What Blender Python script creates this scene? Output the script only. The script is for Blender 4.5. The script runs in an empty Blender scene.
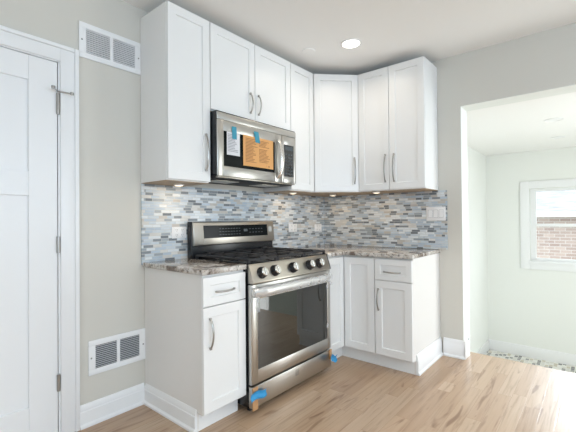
import bpy, bmesh, math, random
from mathutils import Vector, Matrix
random.seed(7)
S = bpy.context.scene
COL = S.collection
PI = math.pi

# ------------------------------------------------------------------ camera
def cam_setup():
    yaw, pitch, roll = (math.radians(a) for a in (39.8431, 0.547, -0.4841))
    f = Vector((math.cos(yaw)*math.cos(pitch), math.sin(yaw)*math.cos(pitch), math.sin(pitch)))
    rt = Vector((math.sin(yaw), -math.cos(yaw), 0))
    up = rt.cross(f)
    r2 = rt*math.cos(roll) + up*math.sin(roll)
    u2 = up*math.cos(roll) - rt*math.sin(roll)
    cd = bpy.data.cameras.new('camera')
    cd.sensor_fit = 'HORIZONTAL'; cd.sensor_width = 36; cd.lens = 371.03/576*36
    cd.clip_start = .05
    co = bpy.data.objects.new('camera', cd); COL.objects.link(co)
    m = Matrix((r2, u2, -f)).transposed().to_4x4()
    m.translation = Vector((-3.3263, -2.2734, 1.1769))
    co.matrix_world = m
    S.camera = co
cam_setup()

# ------------------------------------------------------------------ exposure, sky, lights
S.view_settings.view_transform = 'Standard'
S.view_settings.look = 'None'
S.view_settings.gamma = 1
S.view_settings.use_curve_mapping = False
S.view_settings.exposure = -0.10
SKY_STRENGTH = 3.2
W = bpy.data.worlds.new('sky'); S.world = W; W.use_nodes = True
wn = W.node_tree.nodes; wl = W.node_tree.links
bg = wn['Background']; bg.inputs['Strength'].default_value = SKY_STRENGTH
bg.inputs['Color'].default_value = (.86, .93, 1.0, 1)

def area(name, loc, rot, sx, sy, power, color):
    l = bpy.data.lights.new(name, 'AREA'); l.shape = 'RECTANGLE'; l.size = sx; l.size_y = sy
    l.energy = power; l.color = color
    o = bpy.data.objects.new(name, l); COL.objects.link(o)
    o.location = loc; o.rotation_euler = rot
    return o
# daylight added at unseen kitchen windows and an unseen opening of the sunken room
area('unseen_daylight_near', (-2.6, -5.15, 1.72), (PI/2, 0, 0), 3.2, 1.2, 58, (.50, .74, 1.0))
area('unseen_daylight_side', (-5.55, -2.9, 1.55), (PI/2, 0, -PI/2), 2.2, 1.3, 14, (.50, .74, 1.0))
area('added_daylight_sunken', (1.15, -3.92, .65), (PI/2, 0, 0), 1.5, 2.4, 37, (.97, 1.0, .985))
sl = bpy.data.lights.new('glare_sun', 'SUN'); sl.energy = 5.0; sl.angle = math.radians(2.5); sl.color = (.80, .92, 1.0)
so = bpy.data.objects.new('glare_sun', sl); COL.objects.link(so)
SUN_AZ, SUN_EL = math.radians(-3.0), math.radians(12.5)      # low beam added to imitate window glare on the floor
so.rotation_euler = Vector((-math.cos(SUN_AZ)*math.cos(SUN_EL), -math.sin(SUN_AZ)*math.cos(SUN_EL), -math.sin(SUN_EL))).to_track_quat('-Z', 'Y').to_euler()
so.location = (6, -2, 4)

# ------------------------------------------------------------------ material helpers
def mat(name, color=(.8, .8, .8), rough=.5, metal=0, spec=.5, coat=0):
    m = bpy.data.materials.new(name); m.use_nodes = True
    b = m.node_tree.nodes['Principled BSDF']
    b.inputs['Base Color'].default_value = (*color, 1)
    b.inputs['Roughness'].default_value = rough
    b.inputs['Metallic'].default_value = metal
    b.inputs['Specular IOR Level'].default_value = spec
    b.inputs['Coat Weight'].default_value = coat
    return m
def s2l(r, g, b):
    f = lambda c: (c/255/12.92) if c/255 <= .04045 else ((c/255+.055)/1.055)**2.4
    return (f(r), f(g), f(b))
class NT:
    def __init__(s, m): s.m = m; s.n = m.node_tree.nodes; s.l = m.node_tree.links; s.b = s.n['Principled BSDF']
    def new(s, t, **kw):
        n = s.n.new(t)
        for k, v in kw.items(): setattr(n, k, v)
        return n
    def link(s, a, b): s.l.new(a, b)
    def math(s, op, a, b=None, c=None):
        n = s.n.new('ShaderNodeMath'); n.operation = op
        for i, v in enumerate((a, b, c)):
            if v is None: continue
            if isinstance(v, (int, float)): n.inputs[i].default_value = v
            else: s.l.new(v, n.inputs[i])
        return n.outputs[0]
    def ramp(s, fac, stops, interp='LINEAR'):
        n = s.n.new('ShaderNodeValToRGB'); n.color_ramp.interpolation = interp
        e = n.color_ramp.elements
        while len(e) < len(stops): e.new(.5)
        for el, (p, c) in zip(e, stops): el.position = p; el.color = (*c, 1)
        if fac is not None: s.l.new(fac, n.inputs[0])
        return n.outputs[0]
    def mix(s, fac, a, b, mode='MIX'):
        n = s.n.new('ShaderNodeMix'); n.data_type = 'RGBA'; n.blend_type = mode
        for i, v in ((0, fac), (6, a), (7, b)):
            if isinstance(v, (int, float)): n.inputs[i].default_value = v
            elif isinstance(v, tuple): n.inputs[i].default_value = (*v, 1)
            else: s.l.new(v, n.inputs[i])
        return n.outputs[2]
    def coord(s):
        t = s.n.new('ShaderNodeTexCoord'); x = s.n.new('ShaderNodeSeparateXYZ')
        s.l.new(t.outputs['Object'], x.inputs[0]); return t.outputs['Object'], x.outputs
    def noise(s, vec, scale, detail=3, rough=.5, dist=0):
        n = s.n.new('ShaderNodeTexNoise'); n.inputs['Scale'].default_value = scale
        n.inputs['Detail'].default_value = detail; n.inputs['Roughness'].default_value = rough
        n.inputs['Distortion'].default_value = dist
        if vec is not None: s.l.new(vec, n.inputs['Vector'])
        return n.outputs[0]
    def mapping(s, vec, scale=(1, 1, 1), loc=(0, 0, 0)):
        n = s.n.new('ShaderNodeMapping'); n.inputs['Scale'].default_value = scale; n.inputs['Location'].default_value = loc
        s.l.new(vec, n.inputs[0]); return n.outputs[0]
    def bump(s, h, strength, dist=.002):
        n = s.n.new('ShaderNodeBump'); n.inputs['Strength'].default_value = strength; n.inputs['Distance'].default_value = dist
        s.l.new(h, n.inputs['Height']); s.l.new(n.outputs[0], s.b.inputs['Normal'])
    def white(s, vec):
        n = s.n.new('ShaderNodeTexWhiteNoise'); n.noise_dimensions = '3D'; s.l.new(vec, n.inputs[0]); return n.outputs
    def comb(s, x, y, z=0):
        n = s.n.new('ShaderNodeCombineXYZ')
        for i, v in enumerate((x, y, z)):
            if isinstance(v, (int, float)): n.inputs[i].default_value = v
            else: s.l.new(v, n.inputs[i])
        return n.outputs[0]

def paint(name, col, rough):
    m = mat(name, col, rough, spec=.35); t = NT(m); v, _ = t.coord()
    t.bump(t.noise(v, 220, 2), .05, .001)
    return m
M = {}
M['wall'] = paint('grey_wall_paint', s2l(213, 210, 201), .75)
M['ceiling'] = paint('ceiling_paint', s2l(247, 246, 243), .85)
M['room_wall'] = paint('pale_wall_paint', s2l(234, 236, 231), .75)
M['trim'] = mat('white_trim_paint', s2l(240, 241, 241), .35)
M['cab'] = mat('white_cabinet_lacquer', s2l(240, 240, 238), .32, spec=.5)
M['cab_side'] = mat('white_cabinet_side', s2l(232, 230, 226), .45)
M['maple'] = mat('maple_underside', s2l(178, 156, 130), .55)
M['nickel'] = mat('brushed_nickel', s2l(176, 174, 170), .3, 1)
M['black'] = mat('black_enamel', (.012, .013, .015), .25)
M['black_matte'] = mat('black_matte', (.018, .019, .021), .6)
M['iron'] = mat('cast_iron', (.02, .02, .022), .55)
M['darkglass'] = mat('dark_glass', (.006, .008, .007), .03)
M['darkglass'].node_tree.nodes['Principled BSDF'].inputs['IOR'].default_value = 1.9
M['dispglass'] = mat('display_glass', (.008, .01, .01), .12)
M['dispglass'].node_tree.nodes['Principled BSDF'].inputs['IOR'].default_value = 1.22
M['white_plastic'] = mat('white_plastic', s2l(243, 243, 242), .35)
M['gap_shade'] = mat('painted_switch_shade', s2l(178, 180, 182), .6)  # grey stands in for the shade around each rocker
M['dark_slot'] = mat('dark_slot', (.03, .03, .03), .7)
M['vent'] = mat('white_vent_enamel', s2l(240, 241, 241), .4)
M['vent_dark'] = mat('vent_cavity_shade', s2l(112, 116, 120), .8)  # grey sheet colour stands in for the shade behind the louvers
M['tape'] = mat('blue_painter_tape', s2l(50, 150, 205), .6)
M['paper'] = mat('white_paper', s2l(226, 226, 228), .8)
M['orange_paper'] = mat('orange_paper', s2l(226, 170, 108), .8)
M['ink'] = mat('brown_ink', s2l(160, 112, 74), .8)
M['grey_ink'] = mat('grey_ink', s2l(150, 150, 155), .8)
M['cardboard'] = mat('cardboard', s2l(196, 150, 106), .85)
M['print'] = mat('pale_print', s2l(190, 190, 186), .5)
M['sticker'] = mat('clear_label', s2l(168, 164, 156), .3, .6)
M['screw'] = mat('screw_steel', s2l(150, 150, 150), .4, 1)
M['display'] = mat('display_print', s2l(70, 78, 82), .4)

def emit(name, col, st):
    m = mat(name, col, .5); b = m.node_tree.nodes['Principled BSDF']
    b.inputs['Emission Color'].default_value = (*col, 1); b.inputs['Emission Strength'].default_value = st
    return m
M['led'] = emit('led_lens', (1, .93, .82), 9)
M['puck'] = emit('puck_lens', (1, .82, .58), 4)

def steel(name, col, rough, axis):
    m = mat(name, col, rough, 1); t = NT(m); v, _ = t.coord()
    sc = {'x': (1.5, 1.5, 900), 'z': (900, 900, 1.5)}[axis]
    n = t.noise(t.mapping(v, sc), 1, 2)
    r = t.math('MULTIPLY_ADD', n, .03, rough-.015); t.link(r, t.b.inputs['Roughness'])
    return m
M['steel'] = steel('brushed_stainless_steel', s2l(196, 194, 189), .3, 'x')
M['steel_dark'] = steel('satin_bronze_steel', s2l(184, 178, 168), .3, 'x')
M['chrome'] = mat('polished_steel', s2l(222, 220, 215), .26, 1)

def film_mat():
    m = mat('clear_plastic_film', (.9, .92, .94), .12, spec=.6); t = NT(m); v, _ = t.coord()
    t.bump(t.noise(v, 60, 3), .5, .004)
    t.b.inputs['Alpha'].default_value = .30
    return m
M['film'] = film_mat()

def window_glass():
    m = bpy.data.materials.new('window_glass'); m.use_nodes = True; n = m.node_tree.nodes; l = m.node_tree.links
    n.remove(n['Principled BSDF'])
    a = n.new('ShaderNodeBsdfTransparent'); b = n.new('ShaderNodeBsdfGlossy'); b.inputs['Roughness'].default_value = .02
    mx = n.new('ShaderNodeMixShader'); mx.inputs[0].default_value = .07
    l.new(a.outputs[0], mx.inputs[1]); l.new(b.outputs[0], mx.inputs[2]); l.new(mx.outputs[0], n['Material Output'].inputs[0])
    return m
M['glass'] = window_glass()

def mosaic(name, horiz):            # linear mosaic: rows of glass and stone sticks with uneven lengths
    m = mat(name, (.6, .62, .64), .25); t = NT(m); v, x = t.coord()
    H = .0192
    zr = t.math('DIVIDE', x[2], H); row = t.math('FLOOR', zr); fz = t.math('FRACT', zr)
    rr = t.white(t.comb(row, 3.3, 1.7))[0]
    w = t.math('MULTIPLY_ADD', rr, 61.0, t.math('DIVIDE', x[horiz], .066))
    vo = t.new('ShaderNodeTexVoronoi', voronoi_dimensions='1D', feature='F1'); t.link(w, vo.inputs['W']); vo.inputs['Scale'].default_value = 1
    vo.inputs['Randomness'].default_value = .8
    ve = t.new('ShaderNodeTexVoronoi', voronoi_dimensions='1D', feature='DISTANCE_TO_EDGE'); t.link(w, ve.inputs['W']); ve.inputs['Scale'].default_value = 1
    ve.inputs['Randomness'].default_value = .8
    rnd = t.white(t.comb(vo.outputs['W'], row, .5))
    col = t.ramp(rnd[0], [(0, s2l(208, 217, 223)), (.16, s2l(228, 233, 235)), (.34, s2l(196, 209, 220)), (.46, s2l(219, 218, 213)), (.56, s2l(184, 198, 209)),
                          (.66, s2l(164, 173, 179)), (.75, s2l(198, 193, 185)), (.82, s2l(140, 147, 152)), (.92, s2l(118, 125, 131))], 'CONSTANT')
    st = t.noise(t.mapping(v, (18, 18, 90)), 1, 3)
    col = t.mix(.5, col, t.ramp(st, [(.3, (.72, .73, .75)), (.7, (1, 1, 1))]), 'MULTIPLY')
    g1 = t.math('LESS_THAN', t.math('ABSOLUTE', t.math('SUBTRACT', fz, .5)), .44)
    g2 = t.math('GREATER_THAN', ve.outputs['Distance'], .016)
    g = t.math('MULTIPLY', g1, g2)
    col = t.mix(g, s2l(206, 205, 200), col)
    t.link(col, t.b.inputs['Base Color'])
    t.link(t.math('MULTIPLY_ADD', rnd[0], .25, .14), t.b.inputs['Roughness'])
    t.bump(t.math('ADD', g, t.math('MULTIPLY', rnd[0], .5)), .35, .002)
    return m
M['mosaic_x'] = mosaic('linear_mosaic_stove_wall', 0)
M['mosaic_y'] = mosaic('linear_mosaic_right_wall', 1)

def granite():
    m = mat('brown_grey_granite', (.5, .45, .42), .1, spec=.6); t = NT(m); v, _ = t.coord()
    big = t.noise(t.mapping(v, (1, 1.3, 1.2)), 5.5, 5, .62, 1.4)
    sm = t.noise(v, 62, 4, .7)
    mid = t.noise(v, 22, 4, .6, .8)
    vein = t.noise(t.mapping(v, (1.2, 1.6, 1.2), (7.3, 2.2, 0)), 3.0, 4, .55, 1.8)
    c = t.ramp(big, [(.34, s2l(120, 104, 92)), (.44, s2l(176, 164, 152)), (.54, s2l(208, 202, 194)), (.68, s2l(226, 224, 220)), (.8, s2l(186, 170, 152))])
    c2 = t.ramp(mid, [(.36, s2l(98, 84, 76)), (.46, s2l(190, 182, 172)), (.60, s2l(224, 221, 216)), (.72, s2l(160, 142, 126))])
    c = t.mix(.5, c, c2)
    c = t.mix(t.ramp(vein, [(.50, (0, 0, 0)), (.57, (.85, .85, .85))]), c, s2l(98, 80, 67))
    c = t.mix(t.ramp(sm, [(.34, (1, 1, 1)), (.44, (0, 0, 0))]), c, s2l(52, 47, 46))
    t.link(c, t.b.inputs['Base Color'])
    return m
M['granite'] = granite()

def oak():
    m = mat('natural_oak_floor', (.6, .45, .32), .3, spec=.6); t = NT(m); v, x = t.coord()
    PW = .083
    yr = t.math('DIVIDE', x[1], PW); row = t.math('FLOOR', yr); fy = t.math('FRACT', yr)
    rr = t.white(t.comb(row, 9.1, 2.2))[0]
    w = t.math('MULTIPLY_ADD', rr, 37.0, t.math('DIVIDE', x[0], .95))
    vo = t.new('ShaderNodeTexVoronoi', voronoi_dimensions='1D', feature='F1'); t.link(w, vo.inputs['W']); vo.inputs['Scale'].default_value = 1
    ve = t.new('ShaderNodeTexVoronoi', voronoi_dimensions='1D', feature='DISTANCE_TO_EDGE'); t.link(w, ve.inputs['W']); ve.inputs['Scale'].default_value = 1
    rnd = t.white(t.comb(vo.outputs['W'], row, .5))
    tone = t.ramp(rnd[0], [(0, s2l(182, 153, 126)), (.3, s2l(188, 161, 134)), (.55, s2l(194, 169, 144)), (.8, s2l(186, 159, 132)), (1, s2l(174, 145, 118))])
    off = t.math('MULTIPLY', rnd[0], 40.0)
    gv = t.comb(t.math('ADD', t.math('MULTIPLY', x[0], 2.2), off), t.math('MULTIPLY', x[1], 46.0), off)
    gr = t.noise(gv, 1, 5, .6, .6)
    col = t.mix(.55, tone, t.ramp(gr, [(.34, (.56, .48, .41)), (.47, (.92, .89, .86)), (.7, (1.06, 1.06, 1.06))]), 'MULTIPLY')
    kv = t.comb(t.math('ADD', t.math('MULTIPLY', x[0], 3.2), off), t.math('MULTIPLY', x[1], 17.0), off)
    kn = t.noise(kv, 1, 2, .5, .9)
    col = t.mix(t.ramp(kn, [(.62, (0, 0, 0)), (.74, (.75, .75, .75))]), col, s2l(122, 88, 62))
    e1 = t.math('LESS_THAN', t.math('ABSOLUTE', t.math('SUBTRACT', fy, .5)), .485)
    e2 = t.math('GREATER_THAN', ve.outputs['Distance'], .0018)
    e = t.math('MULTIPLY', e1, e2)
    col = t.mix(e, s2l(168, 138, 110), col)
    t.link(col, t.b.inputs['Base Color'])
    t.link(t.math('MULTIPLY_ADD', gr, .14, .24), t.b.inputs['Roughness'])
    t.bump(t.math('ADD', e, t.math('MULTIPLY', gr, .15)), .18, .001)
    return m
M['oak'] = oak()

def pebble():
    m = mat('mosaic_floor_tile', (.7, .7, .66), .3); t = NT(m); v, x = t.coord()
    br = t.new('ShaderNodeTexBrick'); t.link(v, br.inputs['Vector'])
    br.offset = .5
    for k, c in (('Color1', (1, 1, 1)), ('Color2', (0, 0, 0)), ('Mortar', (.5, .5, .5))): br.inputs[k].default_value = (*c, 1)
    br.inputs['Scale'].default_value = 1; br.inputs['Brick Width'].default_value = .075; br.inputs['Row Height'].default_value = .05
    br.inputs['Mortar Size'].default_value = .004
    bw = t.new('ShaderNodeRGBToBW'); t.link(br.outputs['Color'], bw.inputs[0])
    c = t.ramp(bw.outputs[0], [(0, s2l(116, 116, 116)), (.15, s2l(222, 220, 212)), (.5, s2l(238, 237, 230)), (.78, s2l(206, 198, 178)), (.90, s2l(150, 150, 146))], 'CONSTANT')
    t.link(c, t.b.inputs['Base Color']); return m
M['pebble'] = pebble()

def brickwall():
    m = mat('brown_brick', (.4, .3, .25), .85); t = NT(m); v, x = t.coord()
    br = t.new('ShaderNodeTexBrick'); t.link(t.comb(x[1], x[2], 0), br.inputs['Vector'])
    for k, c in (('Color1', s2l(196, 178, 168)), ('Color2', s2l(168, 148, 140)), ('Mortar', s2l(206, 200, 196))): br.inputs[k].default_value = (*c, 1)
    br.inputs['Scale'].default_value = 1; br.inputs['Brick Width'].default_value = .21; br.inputs['Row Height'].default_value = .075; br.inputs['Mortar Size'].default_value = .008
    t.link(br.outputs['Color'], t.b.inputs['Base Color']); return m
M['brick'] = brickwall()
def shingle():
    m = mat('pale_grey_shingle', (.6, .6, .62), .9); t = NT(m); v, x = t.coord()
    n = t.noise(t.mapping(v, (3, 3, 26)), 1, 3)
    t.link(t.ramp(n, [(.35, s2l(150, 154, 162)), (.65, s2l(186, 190, 198))]), t.b.inputs['Base Color']); return m
M['shingle'] = shingle()

# ------------------------------------------------------------------ mesh helpers
class MB:
    def __init__(s): s.bm = bmesh.new()
    def _merge(s, b2, mtx=None):
        if mtx is not None: bmesh.ops.transform(b2, matrix=mtx, verts=b2.verts)
        me = bpy.data.meshes.new('tmp'); b2.to_mesh(me); b2.free(); s.bm.from_mesh(me); bpy.data.meshes.remove(me)
    def box(s, x0, x1, y0, y1, z0, z1, bev=0, seg=2, mtx=None):
        b = bmesh.new(); bmesh.ops.create_cube(b, size=1)
        for v in b.verts: v.co = Vector(((x0+x1)/2+v.co.x*(x1-x0), (y0+y1)/2+v.co.y*(y1-y0), (z0+z1)/2+v.co.z*(z1-z0)))
        if bev: bmesh.ops.bevel(b, geom=list(b.edges), offset=bev, segments=seg, profile=.5, affect='EDGES')
        s._merge(b, mtx); return s
    def prism(s, poly, z0, z1, bev=0, mtx=None):      # poly in xy, extruded along z
        b = bmesh.new(); lo = [b.verts.new((p[0], p[1], z0)) for p in poly]; hi = [b.verts.new((p[0], p[1], z1)) for p in poly]
        b.faces.new(lo[::-1]); b.faces.new(hi); n = len(poly)
        for i in range(n): b.faces.new((lo[i], lo[(i+1) % n], hi[(i+1) % n], hi[i]))
        bmesh.ops.recalc_face_normals(b, faces=b.faces)
        if bev: bmesh.ops.bevel(b, geom=list(b.edges), offset=bev, segments=2, profile=.5, affect='EDGES')
        s._merge(b, mtx); return s
    def xprism(s, poly, x0, x1, bev=0):               # poly in (y,z), extruded along x
        return s.prism(poly, x0, x1, bev, Matrix(((0, 0, 1, 0), (1, 0, 0, 0), (0, 1, 0, 0), (0, 0, 0, 1))))
    def yprism(s, poly, y0, y1, bev=0):               # poly in (x,z), extruded along y
        return s.prism(poly, y0, y1, bev, Matrix(((1, 0, 0, 0), (0, 0, 1, 0), (0, 1, 0, 0), (0, 0, 0, 1))))
    def lathe(s, prof, center, axis=(0, 0, 1), seg=24):   # prof: list of (radius, height)
        b = bmesh.new(); rings = []
        for r, h in prof:
            if r < 1e-6: rings.append([b.verts.new((0, 0, h))])
            else: rings.append([b.verts.new((r*math.cos(2*PI*k/seg), r*math.sin(2*PI*k/seg), h)) for k in range(seg)])
        for a, c in zip(rings, rings[1:]):
            for k in range(seg):
                k2 = (k+1) % seg
                if len(a) == 1 and len(c) == 1: continue
                if len(a) == 1: b.faces.new((a[0], c[k], c[k2]))
                elif len(c) == 1: b.faces.new((a[k], a[k2], c[0]))
                else: b.faces.new((a[k], a[k2], c[k2], c[k]))
        bmesh.ops.recalc_face_normals(b, faces=b.faces)
        q = Vector((0, 0, 1)).rotation_difference(Vector(axis)).to_matrix().to_4x4(); q.translation = Vector(center)
        s._merge(b, q); return s
    def tube(s, pts, rx, ry=None, seg=10, up=(0, 0, 1), cap=True):  # sweep an ellipse along points
        ry = ry or rx; b = bmesh.new(); P = [Vector(p) for p in pts]; rings = []; n = len(P)
        for i, p in enumerate(P):
            t = (P[min(i+1, n-1)]-P[max(i-1, 0)]).normalized()
            u = Vector(up); sd = t.cross(u)
            if sd.length < 1e-4: sd = t.cross(Vector((1, 0, 0)))
            sd.normalize(); u = sd.cross(t)
            a = rx[i] if isinstance(rx, list) else rx; c = ry[i] if isinstance(ry, list) else ry
            rings.append([b.verts.new(p + sd*a*math.cos(2*PI*k/seg) + u*c*math.sin(2*PI*k/seg)) for k in range(seg)])
        for a, c in zip(rings, rings[1:]):
            for k in range(seg): b.faces.new((a[k], a[(k+1) % seg], c[(k+1) % seg], c[k]))
        if cap: b.faces.new(rings[0][::-1]); b.faces.new(rings[-1])
        bmesh.ops.recalc_face_normals(b, faces=b.faces)
        s._merge(b); return s
    def grid(s, fn, nu, nv, thick=.0):
        b = bmesh.new(); V = [[b.verts.new(fn(i/nu, j/nv)) for j in range(nv+1)] for i in range(nu+1)]
        for i in range(nu):
            for j in range(nv): b.faces.new((V[i][j], V[i+1][j], V[i+1][j+1], V[i][j+1]))
        if thick: bmesh.ops.solidify(b, geom=list(b.faces), thickness=thick)
        bmesh.ops.recalc_face_normals(b, faces=b.faces)
        s._merge(b); return s
    def shaker(s, x0, x1, z0, z1, yf, th=.019, fw=.056, rec=.009):    # recessed-panel door, front face at y = yf looking towards -y
        b = bmesh.new(); e = .0018
        def rect(i, y): return [b.verts.new(c) for c in ((x0+i, y, z0+i), (x1-i, y, z0+i), (x1-i, y, z1-i), (x0+i, y, z1-i))]
        R = [rect(0, yf+th), rect(0, yf+e), rect(e, yf), rect(fw, yf), rect(fw+.003, yf+rec-.001), rect(fw+.004, yf+rec)]
        b.faces.new(R[0]); b.faces.new(R[-1][::-1])
        for a, c in zip(R, R[1:]):
            for k in range(4): b.faces.new((a[k], a[(k+1) % 4], c[(k+1) % 4], c[k]))
        bmesh.ops.recalc_face_normals(b, faces=b.faces)
        s._merge(b); return s
    def build(s, name, m, parent=None, smooth=True):
        me = bpy.data.meshes.new(name)
        bmesh.ops.remove_doubles(s.bm, verts=s.bm.verts, dist=1e-6)
        s.bm.to_mesh(me); s.bm.free(); me.materials.append(m)
        o = bpy.data.objects.new(name, me); COL.objects.link(o)
        if smooth:
            for p in me.polygons: p.use_smooth = True
            try: me.set_sharp_from_angle(angle=math.radians(35))
            except Exception: pass
        if parent: o.parent = parent
        return o
def thing(name, label, cat, loc=(0, 0, 0), rz=0, group=None):
    o = bpy.data.objects.new(name, None); COL.objects.link(o); o.empty_display_size = .05
    o.location = loc; o.rotation_euler = (0, 0, rz); o['label'] = label; o['category'] = cat
    if group: o['group'] = group
    return o
def tag(o, label, cat, group=None):
    o['label'] = label; o['category'] = cat
    if group: o['group'] = group
    return o
def struct(o): o['kind'] = 'structure'; return o
def dup(root, loc, rz=None, label=None):
    r = root.copy(); COL.objects.link(r); r.location = loc
    if rz is not None: r.rotation_euler = (0, 0, rz)
    if label: r['label'] = label
    for ch in list(root.children):
        c = ch.copy(); COL.objects.link(c); c.parent = r
        for g in list(ch.children):
            d = g.copy(); COL.objects.link(d); d.parent = c
    return r
B = lambda *a, **k: MB().box(*a, **k)

# ------------------------------------------------------------------ the setting
XW, YW, ZC = -5.7, -5.3, 2.558          # kitchen extents
FX, FY, FZ, FC = 3.465, -0.87, -.98, 2.2   # sunken room: far wall, side wall, floor, ceiling
YO, YO2, ZH, TW = -1.397, -3.3, 2.12, .19  # opening in the right wall
struct(B(XW-.15, .21, YW-.15, .15, -.2, 0).build('floor', M['oak']))
struct(B(XW-.15, TW, YW-.15, .15, ZC, ZC+.15).build('ceiling', M['ceiling']))
DX0, DX1, DH = -3.345, -2.575, 2.05        # door
w = MB().box(DX1+.003, TW, 0, .15, 0, ZC).box(XW, DX0-.003, 0, .15, 0, ZC).box(DX0-.003, DX1+.003, 0, .15, DH+.005, ZC)
struct(w.build('wall_left', M['wall']))
w = MB().box(0, TW, YO, 0, 0, ZC).box(0, TW, YW, YO2, 0, ZC).box(0, TW, YO2, YO, ZH, ZC)
struct(w.build('wall_right', M['wall']))
# the opening's white return
w = MB().box(-.001, TW+.001, YO-.004, YO-.0005, .0, ZH).box(-.001, TW+.001, YO2, YO-.004, ZH-.004, ZH-.0005)
struct(w.build('trim_opening', M['room_wall']))
# walls behind the camera with unseen windows placed to carry the room's light
def holed_y(y0, y1, xa, xb, za, zb, X0, X1, Z0, Z1):
    return MB().box(X0, xa, y0, y1, Z0, Z1).box(xb, X1, y0, y1, Z0, Z1).box(xa, xb, y0, y1, Z0, za).box(xa, xb, y0, y1, zb, Z1)
struct(holed_y(YW-.15, YW, -4.2, -1.0, 1.0, 2.35, XW, TW, 0, ZC).build('wall_near', M['wall']))
w = MB().box(XW-.15, XW, YW, -4.0, 0, ZC).box(XW-.15, XW, -1.8, .15, 0, ZC).box(XW-.15, XW, -4.0, -1.8, 0, .9).box(XW-.15, XW, -4.0, -1.8, 2.2, ZC)
struct(w.build('wall_side', M['wall']))

def frame_y(name, y, x0, x1, z0, z1, n):
    f = MB().box(x0-.1, x0, y-.001, y+.02, z0-.1, z1+.1, .004).box(x1, x1+.1, y-.001, y+.02, z0-.1, z1+.1, .004).box(x0, x1, y-.001, y+.02, z1, z1+.1, .004).box(x0, x1, y-.001, y+.02, z0-.1, z0, .004)
    for k in range(n+1):
        x = x0+(x1-x0)*k/n; f.box(x-.03, x+.03, y-.09, y-.04, z0, z1)
    f.box(x0, x1, y-.09, y-.04, z0, z0+.06).box(x0, x1, y-.09, y-.04, z1-.06, z1)
    return struct(f.build(name, M['trim']))
frame_y('unseen_window_2', YW, -4.2, -1.0, 1.0, 2.35, 3)
f = MB().box(XW-.001, XW+.02, -4.1, -4.0, .8, 2.3).box(XW-.001, XW+.02, -1.8, -1.7, .8, 2.3).box(XW-.001, XW+.02, -4.0, -1.8, 2.2, 2.3).box(XW-.001, XW+.02, -4.0, -1.8, .8, .9)
for k in range(3): f.box(XW-.09, XW-.04, -4.0+1.1*k-.03, -4.0+1.1*k+.03, .9, 2.2)
struct(f.build('unseen_window_3', M['trim']))
# sunken room beyond the opening
RY = -4.0
struct(B(.19, FX+.15, RY-.15, FY+.15, FZ-.15, FZ).build('floor_sunken', M['pebble']))
struct(B(TW, FX+.15, RY-.15, FY+.15, FC, FC+.15).build('ceiling_sunken', M['ceiling']))
struct(B(TW, FX, FY, FY+.15, FZ, FC).build('wall_sunken_left', M['room_wall']))
WY0, WY1, WZ0, WZ1 = -2.86, -1.47, .50, 1.62      # far window opening
w = MB()
w.box(FX, FX+.15, WY1, FY+.15, FZ, FC).box(FX, FX+.15, RY, WY0, FZ, FC).box(FX, FX+.15, WY0, WY1, FZ, WZ0).box(FX, FX+.15, WY0, WY1, WZ1, FC)
struct(w.build('wall_far', M['room_wall']))
struct(holed_y(RY-.15, RY, .4, 1.9, -.6, 1.9, TW, FX+.15, FZ, FC).build('wall_sunken_near', M['room_wall']))  # unseen window opening, placed to light the sunken room
struct(B(.06, .19, RY, FY, FZ, -.2).build('wall_sunken_knee', M['room_wall']))
struct(B(TW+.001, .21, YW, YO-.005, ZH+.02, FC).build('wall_sunken_header', M['room_wall']))
struct(MB().box(FX-.016, FX, RY, FY-.001, FZ, FZ+.17, .003).box(TW+.02, FX-.016, FY-.016, FY, FZ, FZ+.17, .003).build('baseboard_far', M['trim']))

# far window: casing, double-hung sashes, panes
wd = B(FX-.022, FX, WY1, WY1+.125, WZ0-.115, WZ1+.115, .004)
wd.box(FX-.022, FX, WY0-.125, WY0, WZ0-.115, WZ1+.115, .004).box(FX-.022, FX, WY0, WY1, WZ1, WZ1+.115, .004).box(FX-.022, FX, WY0, WY1, WZ0-.115, WZ0, .004)
wd = struct(wd.build('window_1', M['trim']))
b = MB()
for (z0, z1, xo) in ((1.04, WZ1, .085), (WZ0, 1.08, .05)):
    b.box(FX+xo, FX+xo+.035, WY1-.075, WY1, z0, z1).box(FX+xo, FX+xo+.035, WY0, WY0+.075, z0, z1)
    b.box(FX+xo, FX+xo+.035, WY0+.075, WY1-.075, z1-.045, z1).box(FX+xo, FX+xo+.035, WY0+.075, WY1-.075, z0, z0+.055 if z0 < .6 else z0+.04)
b.build('window_sash', M['trim'], wd)
B(FX-.03, FX+.05, WY0-.02, WY1+.02, WZ0-.02, WZ0+.012, .004).build('window_sill', M['trim'], wd)
MB().box(FX+.10, FX+.104, WY0+.075, WY1-.075, 1.08, WZ1-.045).box(FX+.065, FX+.069, WY0+.075, WY1-.075, WZ0+.055, 1.035).build('window_pane', M['glass'], wd)
B(FX+.04, FX+.05, -2.2, -2.13, 1.075, 1.095, .003).build('sash_lock', M['nickel'], wd)

# neighbour's house seen through the far window, and its yard
nh = thing('neighbour_house', 'brown brick house with pale shingle roof outside the far window', 'house', (7.6, -2.0, -1.4))
B(0, 4, -8, 8, 0, 2.62).build('brick_wall', M['brick'], nh)
MB().yprism([(-.35, 2.70), (3.6, 3.75), (3.6, 3.6), (-.35, 2.60)], -8.3, 8.3).build('roof', M['shingle'], nh)
MB().box(-.46, -.35, -8.3, 8.3, 2.58, 2.70, .02).build('gutter', M['trim'], nh)
struct(B(FX+.15, 12, -12, 8, -1.6, -1.4).build('ground_yard', mat('dry_lawn', s2l(150, 150, 120), .95)))

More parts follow.
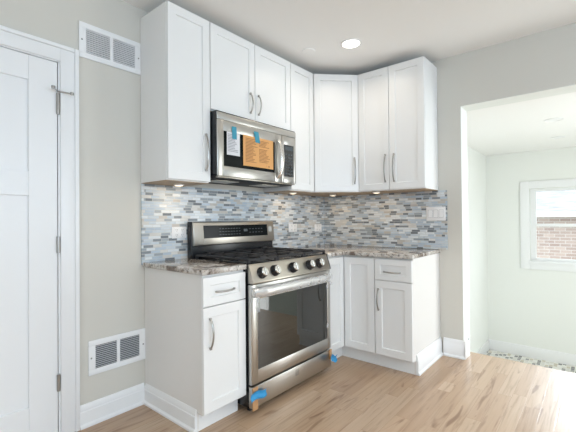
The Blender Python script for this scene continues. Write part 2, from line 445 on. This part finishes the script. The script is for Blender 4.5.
# baseboards (tall, stepped)
def bb_profile(h=.125): return [(0, 0), (-.026, 0), (-.026, .012), (-.016, .022), (-.016, h*.70), (-.013, h*.73), (-.013, h*.86), (-.006, h), (0, h)]
struct(MB().xprism(bb_profile(.128), -2.468, -2.078).build('baseboard_left', M['trim']))
# right wall baseboard: profile along y, face looks to -x
def bb_right(y0, y1, h):
    return MB().prism([(p[0], p[1]) for p in bb_profile(h)], y0, y1, 0, Matrix(((1, 0, 0, 0), (0, 0, 1, 0), (0, 1, 0, 0), (0, 0, 0, 1))))
struct(bb_right(YO-.012, -1.24, .150).build('baseboard_right', M['trim']))
struct(B(-.016, .125, YO-.022, YO-.0045, 0, .150, .003).build('baseboard_return', M['trim']))
b = MB()
b.lathe([(0, .004), (.009, .003), (.009, 0), (0, 0)], (.075, YO-.0225, .152), (0, -1, 0), 10)
struct(b.build('trim_plug', M['nickel']))

# door on the left: slab with recessed panels, casing, hinges
dr = MB()
YD = -.004
dr.box(DX0, DX1, YD+.012, YD+.035, .008, DH)
def rail(x0, x1, z0, z1): dr.box(x0, x1, YD, YD+.013, z0, z1, .0025, 1)
st = .135
rail(DX0, DX0+st, .008, DH); rail(DX1-st, DX1, .008, DH)
rail(DX0+st, DX1-st, 1.92, DH); rail(DX0+st, DX1-st, 1.313, 1.441); rail(DX0+st, DX1-st, .008, .214)
rail(-3.025, -2.895, .214, 1.313)
door = struct(dr.build('door_1', M['trim']))
for z0, z1 in ((1.765, 1.88), (1.005, 1.095), (.255, .345)):
    h = MB().lathe([(0, 0), (.0090, 0), (.0090, z1-z0), (0, z1-z0)], (DX1+.001, YD-.007, z0), seg=12)
    h.box(DX1-.006, DX1+.008, YD-.003, YD+.002, z0+.004, z1-.004)
    for k in range(1, 5): h.lathe([(.0096, 0), (.0096, .001)], (DX1+.001, YD-.007, z0+(z1-z0)*k/5), seg=12)
    h = h.build('hinge', M['nickel'], door)
    if z0 > 1.7:
        s_ = MB().tube([(DX1-.035, YD-.05, 1.893), (DX1+.001, YD-.010, 1.89), (DX1+.055, YD-.045, 1.882)], .0045)
        s_.lathe([(0, 0), (.010, 0), (.010, .014), (0, .014)], (DX1-.036, YD-.052, 1.886), (0, 0, 1), 12)
        s_.lathe([(0, 0), (.010, 0), (.010, .012), (0, .012)], (DX1+.057, YD-.048, 1.876), (0, 0, 1), 12)
        s_.build('hinge_pin_stop', M['nickel'], h)
c = MB()
CX0, CX1 = DX1+.012, -2.470
c.box(CX0, CX1, -.016, 0, 0, 2.142, .003).box(CX1-.022, CX1, -.024, -.014, 0, 2.150, .003)
c.box(DX0-.10, CX0+.001, -.0155, 0, DH+.010, 2.142, .003).box(DX0-.10, CX1-.0225, -.024, -.0142, 2.128, 2.150, .003)
c.box(DX0-.115, DX0-.012, -.0158, 0, 0, 2.046, .003)
c.box(DX1+.003, CX0+.001, -.004, .06, 0, DH+.006).box(DX0-.012, CX0, -.004, .06, DH+.004, DH+.0125).box(DX0-.012, DX0-.003, 0, .06, 0, DH)
struct(c.build('trim_1', M['trim']))

# ------------------------------------------------------------------ wall vents
def vent(label, x0, x1, z0, z1):
    v = thing('wall_vent', label, 'vent', ((x0+x1)/2, 0, z0), 0, 'return air grilles on the grey wall')
    w, h = (x1-x0)/2, z1-z0
    f = MB(); bx, bz, mid = .040, .033, .010
    f.box(-w, w, -.010, -.001, 0, bz, .003).box(-w, w, -.010, -.001, h-bz, h, .003)
    f.box(-w, -w+bx, -.010, -.001, bz-.003, h-bz+.003, .003).box(w-bx, w, -.010, -.001, bz-.003, h-bz+.003, .003).box(-mid, mid, -.010, -.001, bz-.003, h-bz+.003, .003)
    f.build('frame', M['vent'], v)
    B(-w+.01, w-.01, -.0012, -.0002, .01, h-.01).build('backing', M['vent_dark'], v)
    for a, c in ((-w+bx, -mid), (mid, w-bx)):
        p = MB(); n = 12
        for k in range(n):
            z = bz+(h-2*bz)*(k+.5)/n
            p.xprism([(-.0090, z+.0012), (-.0090, z+.0028), (-.0016, z-.0010), (-.0016, z-.0026)], a-.002, c+.002)
        p.build('louver_panel', M['vent'], v)
    for sx in (-w+.016, w-.016):
        MB().lathe([(.005, 0), (.005, .001), (.003, .002), (0, .002)], (sx, -.0095, h/2), (0, -1, 0), 10).build('screw', M['screw'], v)
    return v
vent('white louvered wall vent high beside the tall upper cabinet', -2.465, -2.091, 2.122, 2.328)
vent('white louvered wall vent low above the baseboard beside the door', -2.419, -2.068, .281, .481)

# ------------------------------------------------------------------ cabinets
def pull_v(x, zc, yf, parent, L=.17, name='handle'):        # arched bow pull, upright
    n = 12; pts = []; 
    for i in range(n+1):
        t = i/n; pts.append((x, yf-.008-.024*math.sin(PI*t)**.7, zc-L/2+L*t))
    m = MB().tube(pts, .0062, .0045, 10, (0, 1, 0))
    for s_ in (-1, 1): m.lathe([(.0065, 0), (.0075, .009), (0, .011)], (x, yf, zc+s_*L/2), (0, -1, 0), 12).box(x-.0065, x+.0065, yf-.013, yf-.004, zc+s_*L/2-.008, zc+s_*L/2+.008, .002)
    return m.build(name, M['nickel'], parent)
def pull_h(xc, z, yf, parent, L=.13):
    n = 12; pts = []
    for i in range(n+1):
        t = i/n; pts.append((xc-L/2+L*t, yf-.008-.022*math.sin(PI*t)**.7, z))
    m = MB().tube(pts, .0045, .0058, 10)
    for s_ in (-1, 1): m.lathe([(.006, 0), (.007, .009), (0, .011)], (xc+s_*L/2, yf, z), (0, -1, 0), 12)
    return m.build('handle', M['nickel'], parent)
ZT, ZB, DU = 2.494, 1.418, .318
TH = .019
def upper(label, x0, x1, doors, z0=ZB, rz=0, depth=DU, side_l=0):
    c = thing('upper_cabinet', label, 'cabinet', (0, 0, 0), rz, 'white shaker upper cabinets')
    B(x0, x1, -depth+TH+.002, -.002, z0+.004, ZT, .0012, 1).build('cabinet_box', M['cab'], c)
    B(x0+.002, x1-.002, -depth+TH+.004, -.004, z0, z0+.0035).build('bottom_panel', M['maple'], c)
    for (a, b_, hx) in doors:
        d = MB().shaker(a, b_, z0+.010, ZT-.002, -depth).build('door', M['cab'], c, smooth=False)
        if hx is not None: pull_v(hx[0], hx[1], -depth, d, hx[2])
    return c
upper('tall single-door upper cabinet at the left end beside the microwave', -2.090, -1.774, [(-2.088, -1.776, (-1.815, 1.618, .23))])
upper('short double-door upper cabinet directly above the microwave', -1.772, -.937, [(-1.770, -1.357, (-1.408, 2.035, .14)), (-1.352, -.939, (-1.322, 2.038, .14))], 1.905)
upper('narrow upper cabinet without handle between microwave and diagonal corner cabinet', -.935, -.612, [(-.933, -.614, None)])
upper('wide double-door upper cabinet on the right wall above the switches', .606, 1.209, [(.608, .899, (.868, 1.614, .23)), (.903, 1.207, (.946, 1.613, .23))], rz=-PI/2)
# diagonal corner unit
c = thing('upper_cabinet', 'diagonal corner upper cabinet with one door facing the room', 'cabinet', (0, 0, 0), -PI/4, 'white shaker upper cabinets')
q = math.sqrt(.5)
cp = [(q*(a-b_), q*(a+b_)) for a, b_ in ((-.003, -.003), (-.6105, -.003), (-.6105, -.3), (-.3, -.6045), (-.003, -.6045))]
MB().prism(cp, ZB+.004, ZT, .001).build('cabinet_box', M['cab'], c)
ci = [(x*.985, y*.985-.006) for x, y in cp]
MB().prism(ci, ZB, ZB+.0035).build('bottom_panel', M['maple'], c)
d = MB().shaker(-.201, .203, ZB+.010, ZT-.002, -.655).build('door', M['cab'], c, smooth=False)
pull_v(.165, 1.615, -.655, d, .23)

# base cabinets
DB, ZCB = .630, .876
def base_box(c, x0, x1, toe=.09):
    B(x0, x1, -DB+TH+.002, -.002, .105, ZCB, .0012, 1).build('cabinet_box', M['cab_side'], c)
c = thing('base_cabinet', 'single base cabinet with one drawer, left of the stove', 'cabinet', (0, 0, 0), 0, 'white shaker base cabinets')
base_box(c, -2.068, -1.762)
B(-2.058, -1.762, -.550, -.535, 0, .105).build('toe_kick', M['cab'], c)
B(-2.0645, -2.054, -.551, -.02, 0, .105).build('side_panel', M['cab_side'], c)
d = MB().shaker(-2.077, -1.764, .703, .862, -DB, fw=.045).build('drawer', M['cab'], c, smooth=False); pull_h(-1.925, .777, -DB, d)
d = MB().shaker(-2.077, -1.764, .120, .697, -DB).build('door', M['cab'], c, smooth=False); pull_v(-2.035, .553, -DB, d, .16)

c = thing('base_cabinet', 'corner base cabinet with two folding doors right of the stove', 'cabinet', (0, 0, 0), 0, 'white shaker base cabinets')
k = DB-TH-.002
MB().prism([(-.884, -.002), (-.002, -.002), (-.002, -.908), (-k, -.908), (-k, -k), (-.884, -k)], .105, ZCB).build('cabinet_box', M['cab_side'], c)
MB().prism([(-.884, -.02), (-.02, -.02), (-.02, -.908), (-.565, -.908), (-.565, -.565), (-.884, -.565)], 0, .105).build('toe_kick', M['cab'], c)
MB().shaker(-.880, -DB-.003, .112, .862, -DB).build('door', M['cab'], c, smooth=False)
d = MB().shaker(DB+.003-.0, .905, .112, .862, -DB).build('door', M['cab'], c, smooth=False); d.rotation_euler = (0, 0, -PI/2)

c = thing('base_cabinet', 'end base cabinet with one drawer on the right wall', 'cabinet', (0, 0, 0), -PI/2, 'white shaker base cabinets')
base_box(c, .910, 1.212)
B(.910, 1.206, -.565, -.550, 0, .105).build('toe_kick', M['cab'], c)
B(1.200, 1.2125, -.566, -.02, 0, .105).build('side_panel', M['cab_side'], c)
d = MB().shaker(.912, 1.211, .698, .862, -DB, fw=.045).build('drawer', M['cab'], c, smooth=False); pull_h(1.058, .766, -DB, d)
d = MB().shaker(.912, 1.211, .112, .692, -DB).build('door', M['cab'], c, smooth=False); pull_v(.944, .545, -DB, d, .16)
# baseboards that wrap the cabinet ends
w = MB().prism(bb_profile(.125), -.551, -.014, 0, Matrix(((1, 0, 0, -2.0647), (0, 0, 1, 0), (0, 1, 0, 0), (0, 0, 0, 1))))
struct(w.build('baseboard_cabinet_left', M['trim']))
w = MB().prism([(-p[0], p[1]) for p in bb_profile(.150)], -.566, -.014, 0, Matrix(((0, 0, 1, 0), (-1, 0, 0, -1.2128), (0, 1, 0, 0), (0, 0, 0, 1))))
struct(w.build('baseboard_cabinet_right', M['trim']))

# countertops
tag(B(-2.087, -1.758, -.636, -.013, .877, .907, .004).build('countertop', M['granite']), 'short speckled granite countertop left of the stove', 'countertop', 'granite countertops')
o = MB().prism([(-.886, -.013), (-.013, -.013), (-.013, -1.224), (-.642, -1.224), (-.642, -.642), (-.886, -.642)], .877, .907, .004).build('countertop', M['granite'])
tag(o, 'L-shaped speckled granite countertop in the corner right of the stove', 'countertop', 'granite countertops')
# backsplash
tag(B(-2.091, -.0125, -.012, -.001, .893, 1.4175).build('tile_backsplash', M['mosaic_x']), 'long grey linear mosaic backsplash behind the stove', 'backsplash', 'mosaic backsplashes')
tag(B(-.012, -.001, -1.283, -.001, .908, 1.4175).build('tile_backsplash', M['mosaic_y']), 'grey linear mosaic backsplash on the right wall behind the switches', 'backsplash', 'mosaic backsplashes')

# outlets and switches
def plate(label, name, cat, loc, rz, w, h, kind, n):
    t = thing(name, label, cat, loc, rz)
    B(-w/2, w/2, -.006, 0, -h/2, h/2, .003).build('cover_plate', M['white_plastic'], t)
    for i in range(n):
        x = (i-(n-1)/2)*.046
        if kind == 'outlet':
            o = B(x-.017, x+.017, -.0085, -.005, -.033, .033, .002).build('receptacle', M['white_plastic'], t)
            for zz in (-.018, .018):
                s_ = MB()
                for dx in (-.006, .006): s_.box(x+dx-.001, x+dx+.001, -.0088, -.008, zz-.002, zz+.006)
                s_.lathe([(.002, 0), (0, .0003)], (x, -.0086, zz-.008), (0, -1, 0), 8)
                s_.build('slots', M['dark_slot'], o)
        elif kind == 'rocker':
            B(x-.0185, x+.0185, -.0064, -.005, -.035, .035).build('switch_shade_gap', M['gap_shade'], t)
            m = MB().xprism([(-.0045, -.033), (-.010, -.033), (-.0065, .033), (-.0045, .033)], x-.0165, x+.0165)
            m.build('rocker_switch', M['white_plastic'], t)
        else:
            B(x-.017, x+.017, -.0072, -.005, -.033, .033, .002).build('blank_insert', M['white_plastic'], t)
    return t
plate('white double outlet on the tile left of the stove', 'wall_outlet', 'outlet', (-1.815, -.012, 1.092), 0, .117, .080, 'outlet', 2)
plate('white square wall plate on the tile nearest the stove backguard', 'wall_plate', 'wall plate', (-.548, -.012, 1.096), 0, .125, .078, 'outlet', 2)
plate('white square wall plate on the stove wall tile near the corner', 'wall_plate', 'wall plate', (-.128, -.012, 1.087), 0, .125, .078, 'outlet', 2)
sw = plate('white triple switch plate on the right wall tile', 'light_switch', 'switch', (-.012, -1.190, 1.217), -PI/2, .165, .122, 'rocker', 3)

# ------------------------------------------------------------------ microwave
mw = thing('microwave', 'stainless over-range microwave with papers taped on its door', 'microwave', (-1.355, 0, 1.475))
# local x from -.41 to .41, z from 0 to .425
YF = -.376
B(-.4095, .408, YF+.008, -.014, .004, .424, .002).build('body', M['black'], mw)
B(-.41, .41, YF, YF+.009, .368, .416, .003).build('vent_trim', M['steel'], mw)
dm = MB()
x0, x1, z0, z1 = -.41, .232, -.005, .366
gx0, gx1, gz0, gz1 = -.355, .153, .062, .297
dm.box(x0, gx0, YF, YF+.009, z0, z1, .003).box(gx1, x1, YF, YF+.009, z0, z1, .003).box(gx0-.003, gx1+.003, YF, YF+.009, z0, gz0, .003).box(gx0-.003, gx1+.003, YF, YF+.009, gz1, z1, .003)
dm = dm.build('door', M['steel'], mw)
B(gx0-.002, gx1+.002, YF+.003, YF+.0085, gz0-.002, gz1+.002).build('window', M['dispglass'], dm)
pts = []
for i in range(17):
    t = i/16; pts.append((.190, YF-.006-.040*math.sin(PI*t)**.6, .025+.29*t))
hm = MB().tube(pts, .020, .010, 14, (0, 1, 0)); hm.box(.176, .204, YF-.012, YF+.002, .018, .042, .003).box(.176, .204, YF-.012, YF+.002, .298, .322, .003)
hm.build('handle', M['chrome'], dm)
cp = MB().box(.236, .262, YF, YF+.009, -.005, .366, .003).box(.382, .41, YF, YF+.009, -.005, .366, .003).box(.258, .386, YF, YF+.009, -.005, .045, .003).box(.258, .386, YF, YF+.009, .298, .366, .003).build('control_panel', M['steel'], mw)
B(.260, .384, YF+.002, YF+.0085, .043, .300).build('keypad', M['darkglass'], cp)
kp = MB()
for r in range(7):
    for q_ in range(3): kp.box(.278+q_*.034, .298+q_*.034, YF+.0012, YF+.003, .062+r*.026, .072+r*.026)
kp.build('key_legends', M['display'], cp)
B(.275, .370, YF+.0012, YF+.003, .255, .288).build('display', M['display'], cp)
un = MB().box(-.40, .40, -.34, -.02, -.020, .004, .002)
un.build('underside', M['black_matte'], mw)
for (a, b_) in ((-.33, -.12), (.12, .33)):
    B(a, b_, -.27, -.12, -.024, -.019, .002).build('grease_filter', M['steel_dark'], mw)
B(-.40, .40, -.372, -.345, -.016, -.006, .002).build('air_deflector', M['steel_dark'], mw)

def paper(name, label, x0, x1, z0, z1, m, inkm, rows, cols, y=YF-.002):
    w, h = x1-x0, z1-z0
    t = thing(name, label, 'paper', (x0, y, z0))
    MB().grid(lambda u, v: (u*w, -.004*math.sin(PI*u)*(1-v)-.0008, v*h), 10, 8, .0006).build('sheet', m, t)
    tx = MB(); rnd = random.Random(len(label))
    for c_ in range(cols):
        cw = (w*.86)/cols; xs = w*.07+c_*cw
        for r in range(rows):
            z = h*.90-(h*.80)*r/rows
            if rnd.random() < .1: continue
            L = cw*(.5+.38*rnd.random()); u = (xs+L/2)/w; v = z/h
            yy = -.004*math.sin(PI*u)*(1-v)-.0022
            tx.box(xs, xs+L, yy-.0002, yy+.0006, z-.0018, z+.0018)
    if cols == 2:
        for q_ in range(3): tx.box(w*(.62+.1*q_), w*(.62+.1*q_)+.012, -.0034, -.0026, h*.05, h*.05+.010)
    tx.build('printed_text', inkm, t)
    return t
paper('paper_leaflet', 'white printed leaflet taped at the left of the microwave door', -1.687, -1.569, 1.615, 1.770, M['paper'], M['grey_ink'], 12, 1)
paper('paper_notice', 'orange printed notice taped across the microwave door', -1.538, -1.226, 1.558, 1.775, M['orange_paper'], M['ink'], 17, 2)
def tape(label, x0, x1, z0, z1, y, slant=0):
    w, h = x1-x0, z1-z0
    o = MB().grid(lambda u, v: (x0+u*w+slant*(1-v), y-.0006*math.sin(PI*v)-.003*(1-v), z0+v*h), 4, 8, .0004).build('painter_tape', M['teal'])
    return tag(o, label, 'tape', 'blue painter tape pieces')
M['teal'] = mat('teal_painter_tape', s2l(62, 152, 176), .6)
tape('strip of blue tape holding the white leaflet on the microwave', -1.642, -1.600, 1.727, 1.813, YF-.0035)
tape('strip of teal-blue tape holding the orange notice on the microwave', -1.433, -1.385, 1.736, 1.816, YF-.0035, .014)

# ------------------------------------------------------------------ gas range
rg = thing('gas_range', 'stainless steel gas range with five knobs and black grates', 'stove', (-1.325, 0, 0))
# local x: -.43 .. .425 ; front at y=-.665
XL, XR = -.430, .428
B(XL+.004, XR-.004, -.640, -.020, .035, .888, .003).build('body', M['black'], rg)
ct = MB().box(XL, XR, -.640, -.085, .886, .908, .005)
ct.build('cooktop', M['black'], rg)
# control panel: a slanted front
cpn = MB().xprism([(-.640, .905), (-.646, .905), (-.652, .898), (-.690, .800), (-.690, .790), (-.640, .790)], XL, XR-.026, .002)
cpn = cpn.build('control_panel', M['steel_dark'], rg)
MB().xprism([(-.640, .903), (-.650, .896), (-.684, .800), (-.684, .792), (-.640, .792)], XR-.0255, XR-.010, .003).build('end_cap', M['black'], cpn)
nrm = Vector((0, -.098, .038)).normalized()   # outward normal of the slant
nrm = Vector((0, -(.898-.800), -(.652-.690))).normalized(); nrm = Vector((0, -.932, .362))
for wx in (-1.668, -1.548, -1.362, -1.172, -1.055):
    x = wx+1.325; ctr = Vector((x, -.6715, .848))
    kb = MB().lathe([(.037, -.002), (.037, .006), (.034, .010), (.032, .028), (.029, .032), (0, .033)], ctr, nrm, 28).build('knob', M['black'], rg)
    ax = nrm.cross(Vector((1, 0, 0))).normalized()
    MB().lathe([(.0265, .0305), (.027, .036), (.024, .040), (0, .0405)], ctr, nrm, 24).build('knob_cap', M['chrome'], kb)
    c2 = ctr+nrm*.043
    MB().tube([c2-ax*.022, c2+ax*.022], .0055, .004, 8, tuple(nrm)).build('knob_grip', M['chrome'], kb)
# backguard
bgx0, bgx1 = XL+.004, XR-.004
bgd = MB().xprism([(-.020, .895), (-.078, .895), (-.070, .985), (-.070, 1.165), (-.020, 1.168)], bgx0, bgx1, .004).build('backguard', M['black'], rg)
MB().xprism([(-.073, .992), (-.098, .998), (-.082, 1.160), (-.070, 1.164)], bgx0+.004, bgx1-.004, .003).build('fascia', M['steel_dark'], bgd)
def on_fascia(z): return -.098+(z-.998)/(1.160-.998)*.016
disp = MB().xprism([(on_fascia(1.045)-.0015, 1.045), (on_fascia(1.138)-.0015, 1.138), (on_fascia(1.138)+.003, 1.138), (on_fascia(1.045)+.003, 1.045)], -.335, .335).build('display_glass', M['dispglass'], bgd)
def legend(dp, x0, x1, z0, z1): dp.xprism([(on_fascia(z0)-.0022, z0), (on_fascia(z1)-.0022, z1), (on_fascia(z1)-.001, z1), (on_fascia(z0)-.001, z0)], x0, x1)
dp = MB()
for r in range(3):
    for q_ in range(8): legend(dp, -.19+q_*.028, -.19+q_*.028+.016, 1.066+r*.022, 1.070+r*.022)
dp.build('timer_legends', M['display'], disp)
for r in range(2):
    dp = MB()
    for q_ in range(5): legend(dp, .12+q_*.034, .12+q_*.034+.018, 1.074+r*.028, 1.079+r*.028)
    dp.build('key_legends', M['display'], disp)
dp = MB(); legend(dp, .06, .10, 1.085, 1.105)
dp.build('clock_display', M['display'], disp)
legend_lbl = MB().xprism([(on_fascia(1.075)-.0015, 1.075), (on_fascia(1.120)-.0015, 1.120), (on_fascia(1.120)+.002, 1.120), (on_fascia(1.075)+.002, 1.075)], .350, .392).build('rating_sticker', M['print'], bgd)
def text(name, body, size, loc, rot, m, parent):
    cu = bpy.data.curves.new(name, 'FONT'); cu.body = body; cu.size = size; cu.extrude = .0004; cu.align_x = 'CENTER'; cu.align_y = 'CENTER'
    cu.materials.append(m)
    t_ = bpy.data.objects.new(name, cu); COL.objects.link(t_); bpy.context.view_layer.update()
    me = bpy.data.meshes.new_from_object(t_.evaluated_get(bpy.context.evaluated_depsgraph_get())); bpy.data.objects.remove(t_)
    o = bpy.data.objects.new(name, me); COL.objects.link(o); o.location = loc; o.rotation_euler = rot; o.parent = parent
    return o
lg = MB().lathe([(.0115, 0), (.0115, .001), (.009, .001), (.009, 0)], (-.372, on_fascia(1.02)-.0005, 1.02), (0, -1, .1), 20).build('logo_ring', M['print'], bgd)
text('logo_letters', 'LG', .030, (-.335, on_fascia(1.02)-.001, 1.02), (PI/2-.1, 0, 0), M['print'], bgd)
text('logo_mark', 'L', .012, (-.372, on_fascia(1.02)-.001, 1.02), (PI/2-.1, 0, 0), M['print'], bgd)
# grates (three) and burners (five)
ZG = .936
def grate(x0, x1, ny):
    g = MB(); y0, y1 = -.625, -.105; r = .0075
    for y in (y0, y1): g.box(x0, x1, y-r, y+r, ZG-.014, ZG, .003)
    for x in (x0+r, x1-r): g.box(x-r, x+r, y0, y1, ZG-.014, ZG, .003)
    xm = (x0+x1)/2
    g.box(xm-r, xm+r, y0, y1, ZG-.012, ZG+.002, .003)
    for i in range(1, ny):
        y = y0+(y1-y0)*i/ny; g.box(x0, x1, y-r, y+r, ZG-.012, ZG+.002, .003)
    for x in (x0+r, x1-r):
        for y in (y0, (y0+y1)/2, y1): g.box(x-.009, x+.009, y-.009, y+.009, .907, ZG-.01, .003)
    for y in (y0, y1): g.box(xm-.03, xm+.03, y-.010, y+.010, ZG-.016, ZG+.010, .004)
    g.build('grate', M['iron'], rg)
grate(-.415, -.150, 4); grate(-.142, .142, 4); grate(.150, .415, 4)
for x, y, r in ((-.28, -.48, .048), (-.28, -.23, .038), (0, -.36, .045), (.28, -.48, .050), (.28, -.23, .036)):
    bu = MB().lathe([(r+.012, 0), (r+.012, .006), (r, .008), (r, .014), (0, .014)], (x, y, .907), seg=24).build('burner', M['steel_dark'], rg)
    MB().lathe([(r*.9, .013), (r*.9, .019), (r*.8, .021), (0, .021)], (x, y, .907), seg=24).build('burner_cap', M['iron'], bu)
# oven door
DF, D0, D1 = -.668, .178, .782
gx0, gx1, gz0, gz1 = -.372, .385, .262, .690
od = MB().box(XL, gx0, DF, -.641, D0, D1, .004).box(gx1, XR, DF, -.641, D0, D1, .004).box(gx0-.004, gx1+.004, DF, -.641, D0, gz0, .004).box(gx0-.004, gx1+.004, DF, -.641, gz1, D1, .004)
od = od.build('oven_door', M['steel'], rg)
B(gx0-.003, gx1+.003, DF+.002, -.645, gz0-.003, gz1+.003).build('oven_window', M['darkglass'], od)
hp = [(-.428+.823*i/24, -.688-.024*min(1, 3*math.sin(PI*i/24)), .738) for i in range(25)]
hd = MB().tube(hp, .014, .026, 14)
for x in (-.412, .379): hd.box(x-.016, x+.016, -.700, DF+.003, .716, .760, .005)
hd.build('handle', M['chrome'], od)
# drawer and feet
dw = B(XL, XR, -.672, -.641, .040, .168, .004).build('storage_drawer', M['steel'], rg)
B(-.015, .022, -.6732, -.6715, .104, .148, .0005).build('sticker', M['sticker'], dw)
for x in (XL+.05, XR-.05):
    for y in (-.60, -.08): MB().lathe([(.018, 0), (.018, .008), (.010, .012), (.010, .036), (0, .036)], (x, y, 0), seg=14).build('foot', M['black_matte'], rg)

# packing left on the range
fl = MB()
n = 28
pts = [(-1.325+x, y, z) for x, y, z in hp]
rx = [.019+.004*math.sin(i*1.9)+.002*math.cos(i*4.1) for i in range(25)]; ry = [.031+.003*math.cos(i*2.3) for i in range(25)]
fl.tube(pts, rx, ry, 12, cap=False)
def flap(cx, w, h, seed):
    def fn(u, v):
        return (cx+(u-.5)*w*(1-.45*v)+.008*math.sin(6*v+seed), -.692-.018*abs(math.sin(5*u+seed))*v, .728-h*v+.006*math.sin(9*u+seed))
    fl.grid(fn, 8, 8)
flap(-1.757+.022, .060, .105, 1.0); flap(-.945, .035, .045, 2.4)
tag(fl.build('plastic_film', M['film']), 'clear plastic film wrapped around the oven handle', 'packaging')
def corner(label, x0, x1, z0, z1, y):
    o = B(x0, x1, y-.006, y, z0, z1, .0015).build('cardboard_strip', M['cardboard']); return tag(o, label, 'packaging', 'cardboard corner protectors')
corner('cardboard strip on the lower left corner of the stove drawer', -1.756, -1.712, .030, .166, -.673)
corner('tall thin brown strip along the right edge of the oven door', -.8965, -.8885, .20, .66, -.645)
corner('cardboard strip on the lower right corner of the stove drawer', -.930, -.899, .100, .172, -.673)
def blob_tape(label, x0, x1, z0, z1, y, sd, dip=.0):
    w, h = x1-x0, z1-z0
    def fn(u, v): return (x0+u*w, y-.006*math.sin(3*u+sd)-.004*math.sin(7*v+sd)-.010*abs(u-.5), z0+v*h+.012*math.sin(5*u+sd)-dip*u)
    o = MB().grid(fn, 12, 8, .0008).build('painter_tape', M['tape']); return tag(o, label, 'tape', 'blue painter tape pieces')
blob_tape('crumpled blue tape across the lower left corner of the stove drawer', -1.790, -1.655, .092, .142, -.690, .3, -.012)
blob_tape('crumpled blue tape at the lower right corner of the stove drawer', -.955, -.862, .088, .140, -.700, 1.1, .01)
for z in (.640, .345):
    o = B(-.950, -.925, -.6705, -.6685, z, z+.035, .0004).build('clear_tape', M['film'])
    tag(o, 'small piece of clear tape at the %s right edge of the oven window' % ('upper' if z > .5 else 'lower'), 'tape')

# ------------------------------------------------------------------ lamps
def downlight(label, x, y, z, r, lit, power=0):
    t = thing('recessed_light', label, 'ceiling light', (x, y, z), 0)
    MB().lathe([(r*1.22, 0), (r*1.22, -.004), (r*1.05, -.008), (r*1.0, -.004), (r, 0)], (0, 0, 0), seg=32).build('trim_ring', M['white_plastic'], t)
    MB().lathe([(r, -.0045), (r*.5, -.0055), (0, -.006)], (0, 0, 0), seg=32).build('lens', M['led'] if lit else M['white_plastic'], t)
    if power:
        l = bpy.data.lights.new('downlight_beam', 'AREA'); l.shape = 'DISK'; l.size = r*1.8; l.energy = power; l.color = (1, .88, .74); l.spread = math.radians(150)
        o = bpy.data.objects.new('downlight_beam', l); COL.objects.link(o); o.location = (0, 0, -.012); o.parent = t
    return t
P_FILL = 8  # power of the added fill lights outside the view
downlight('lit round recessed light in the kitchen ceiling by the corner cabinets', -.772, -.802, ZC, .066, True, 2.2)
downlight('added unseen recessed fill light in the middle of the kitchen ceiling', -2.5, -2.7, ZC, .055, True, P_FILL)
downlight('added unseen recessed fill light near the opening to the adjoining room', -.9, -3.0, ZC, .055, True, P_FILL)
downlight('added unseen recessed fill light near the door side of the kitchen', -4.3, -2.2, ZC, .055, True, P_FILL)
downlight('added unseen recessed fill light near the unseen kitchen window', -2.5, -4.5, ZC, .055, True, P_FILL)
downlight('round recessed light in the adjoining room ceiling nearer the opening', 1.435, -1.936, FC, .07, False)
downlight('round recessed light in the adjoining room ceiling nearer the far window', 2.509, -1.898, FC, .07, False)
o = MB().lathe([(.056, 0), (.056, -.003), (.052, -.006), (0, -.006)], (-.882, -.468, ZC), seg=32).build('ceiling_cover_plate', M['ceiling'])
tag(o, 'round blank cover plate on the ceiling beside the recessed light', 'cover plate')
def puck(label, x, y, power):
    t = thing('puck_light', label, 'light', (x, y, ZB), 0)
    MB().lathe([(.034, 0), (.034, -.006), (.030, -.010), (.027, -.010)], (0, 0, 0), seg=24).build('housing', M['white_plastic'], t)
    MB().lathe([(.027, -.009), (.015, -.011), (0, -.011)], (0, 0, 0), seg=24).build('lens', M['puck'], t)
    l = bpy.data.lights.new('puck_beam', 'AREA'); l.shape = 'DISK'; l.size = .05; l.energy = power; l.color = (1, .74, .46)
    q_ = bpy.data.objects.new('puck_beam', l); COL.objects.link(q_); q_.location = (0, 0, -.014); q_.parent = t
puck('small warm puck light under the narrow cabinet beside the microwave', -.735, -.170, .5)
puck('small warm puck light under the right wall cabinet', -.250, -.745, .5)
puck('small warm puck light under the left end cabinet', -1.895, -.135, .4)
puck('small warm puck light under the diagonal corner cabinet', -.22, -.26, .5)
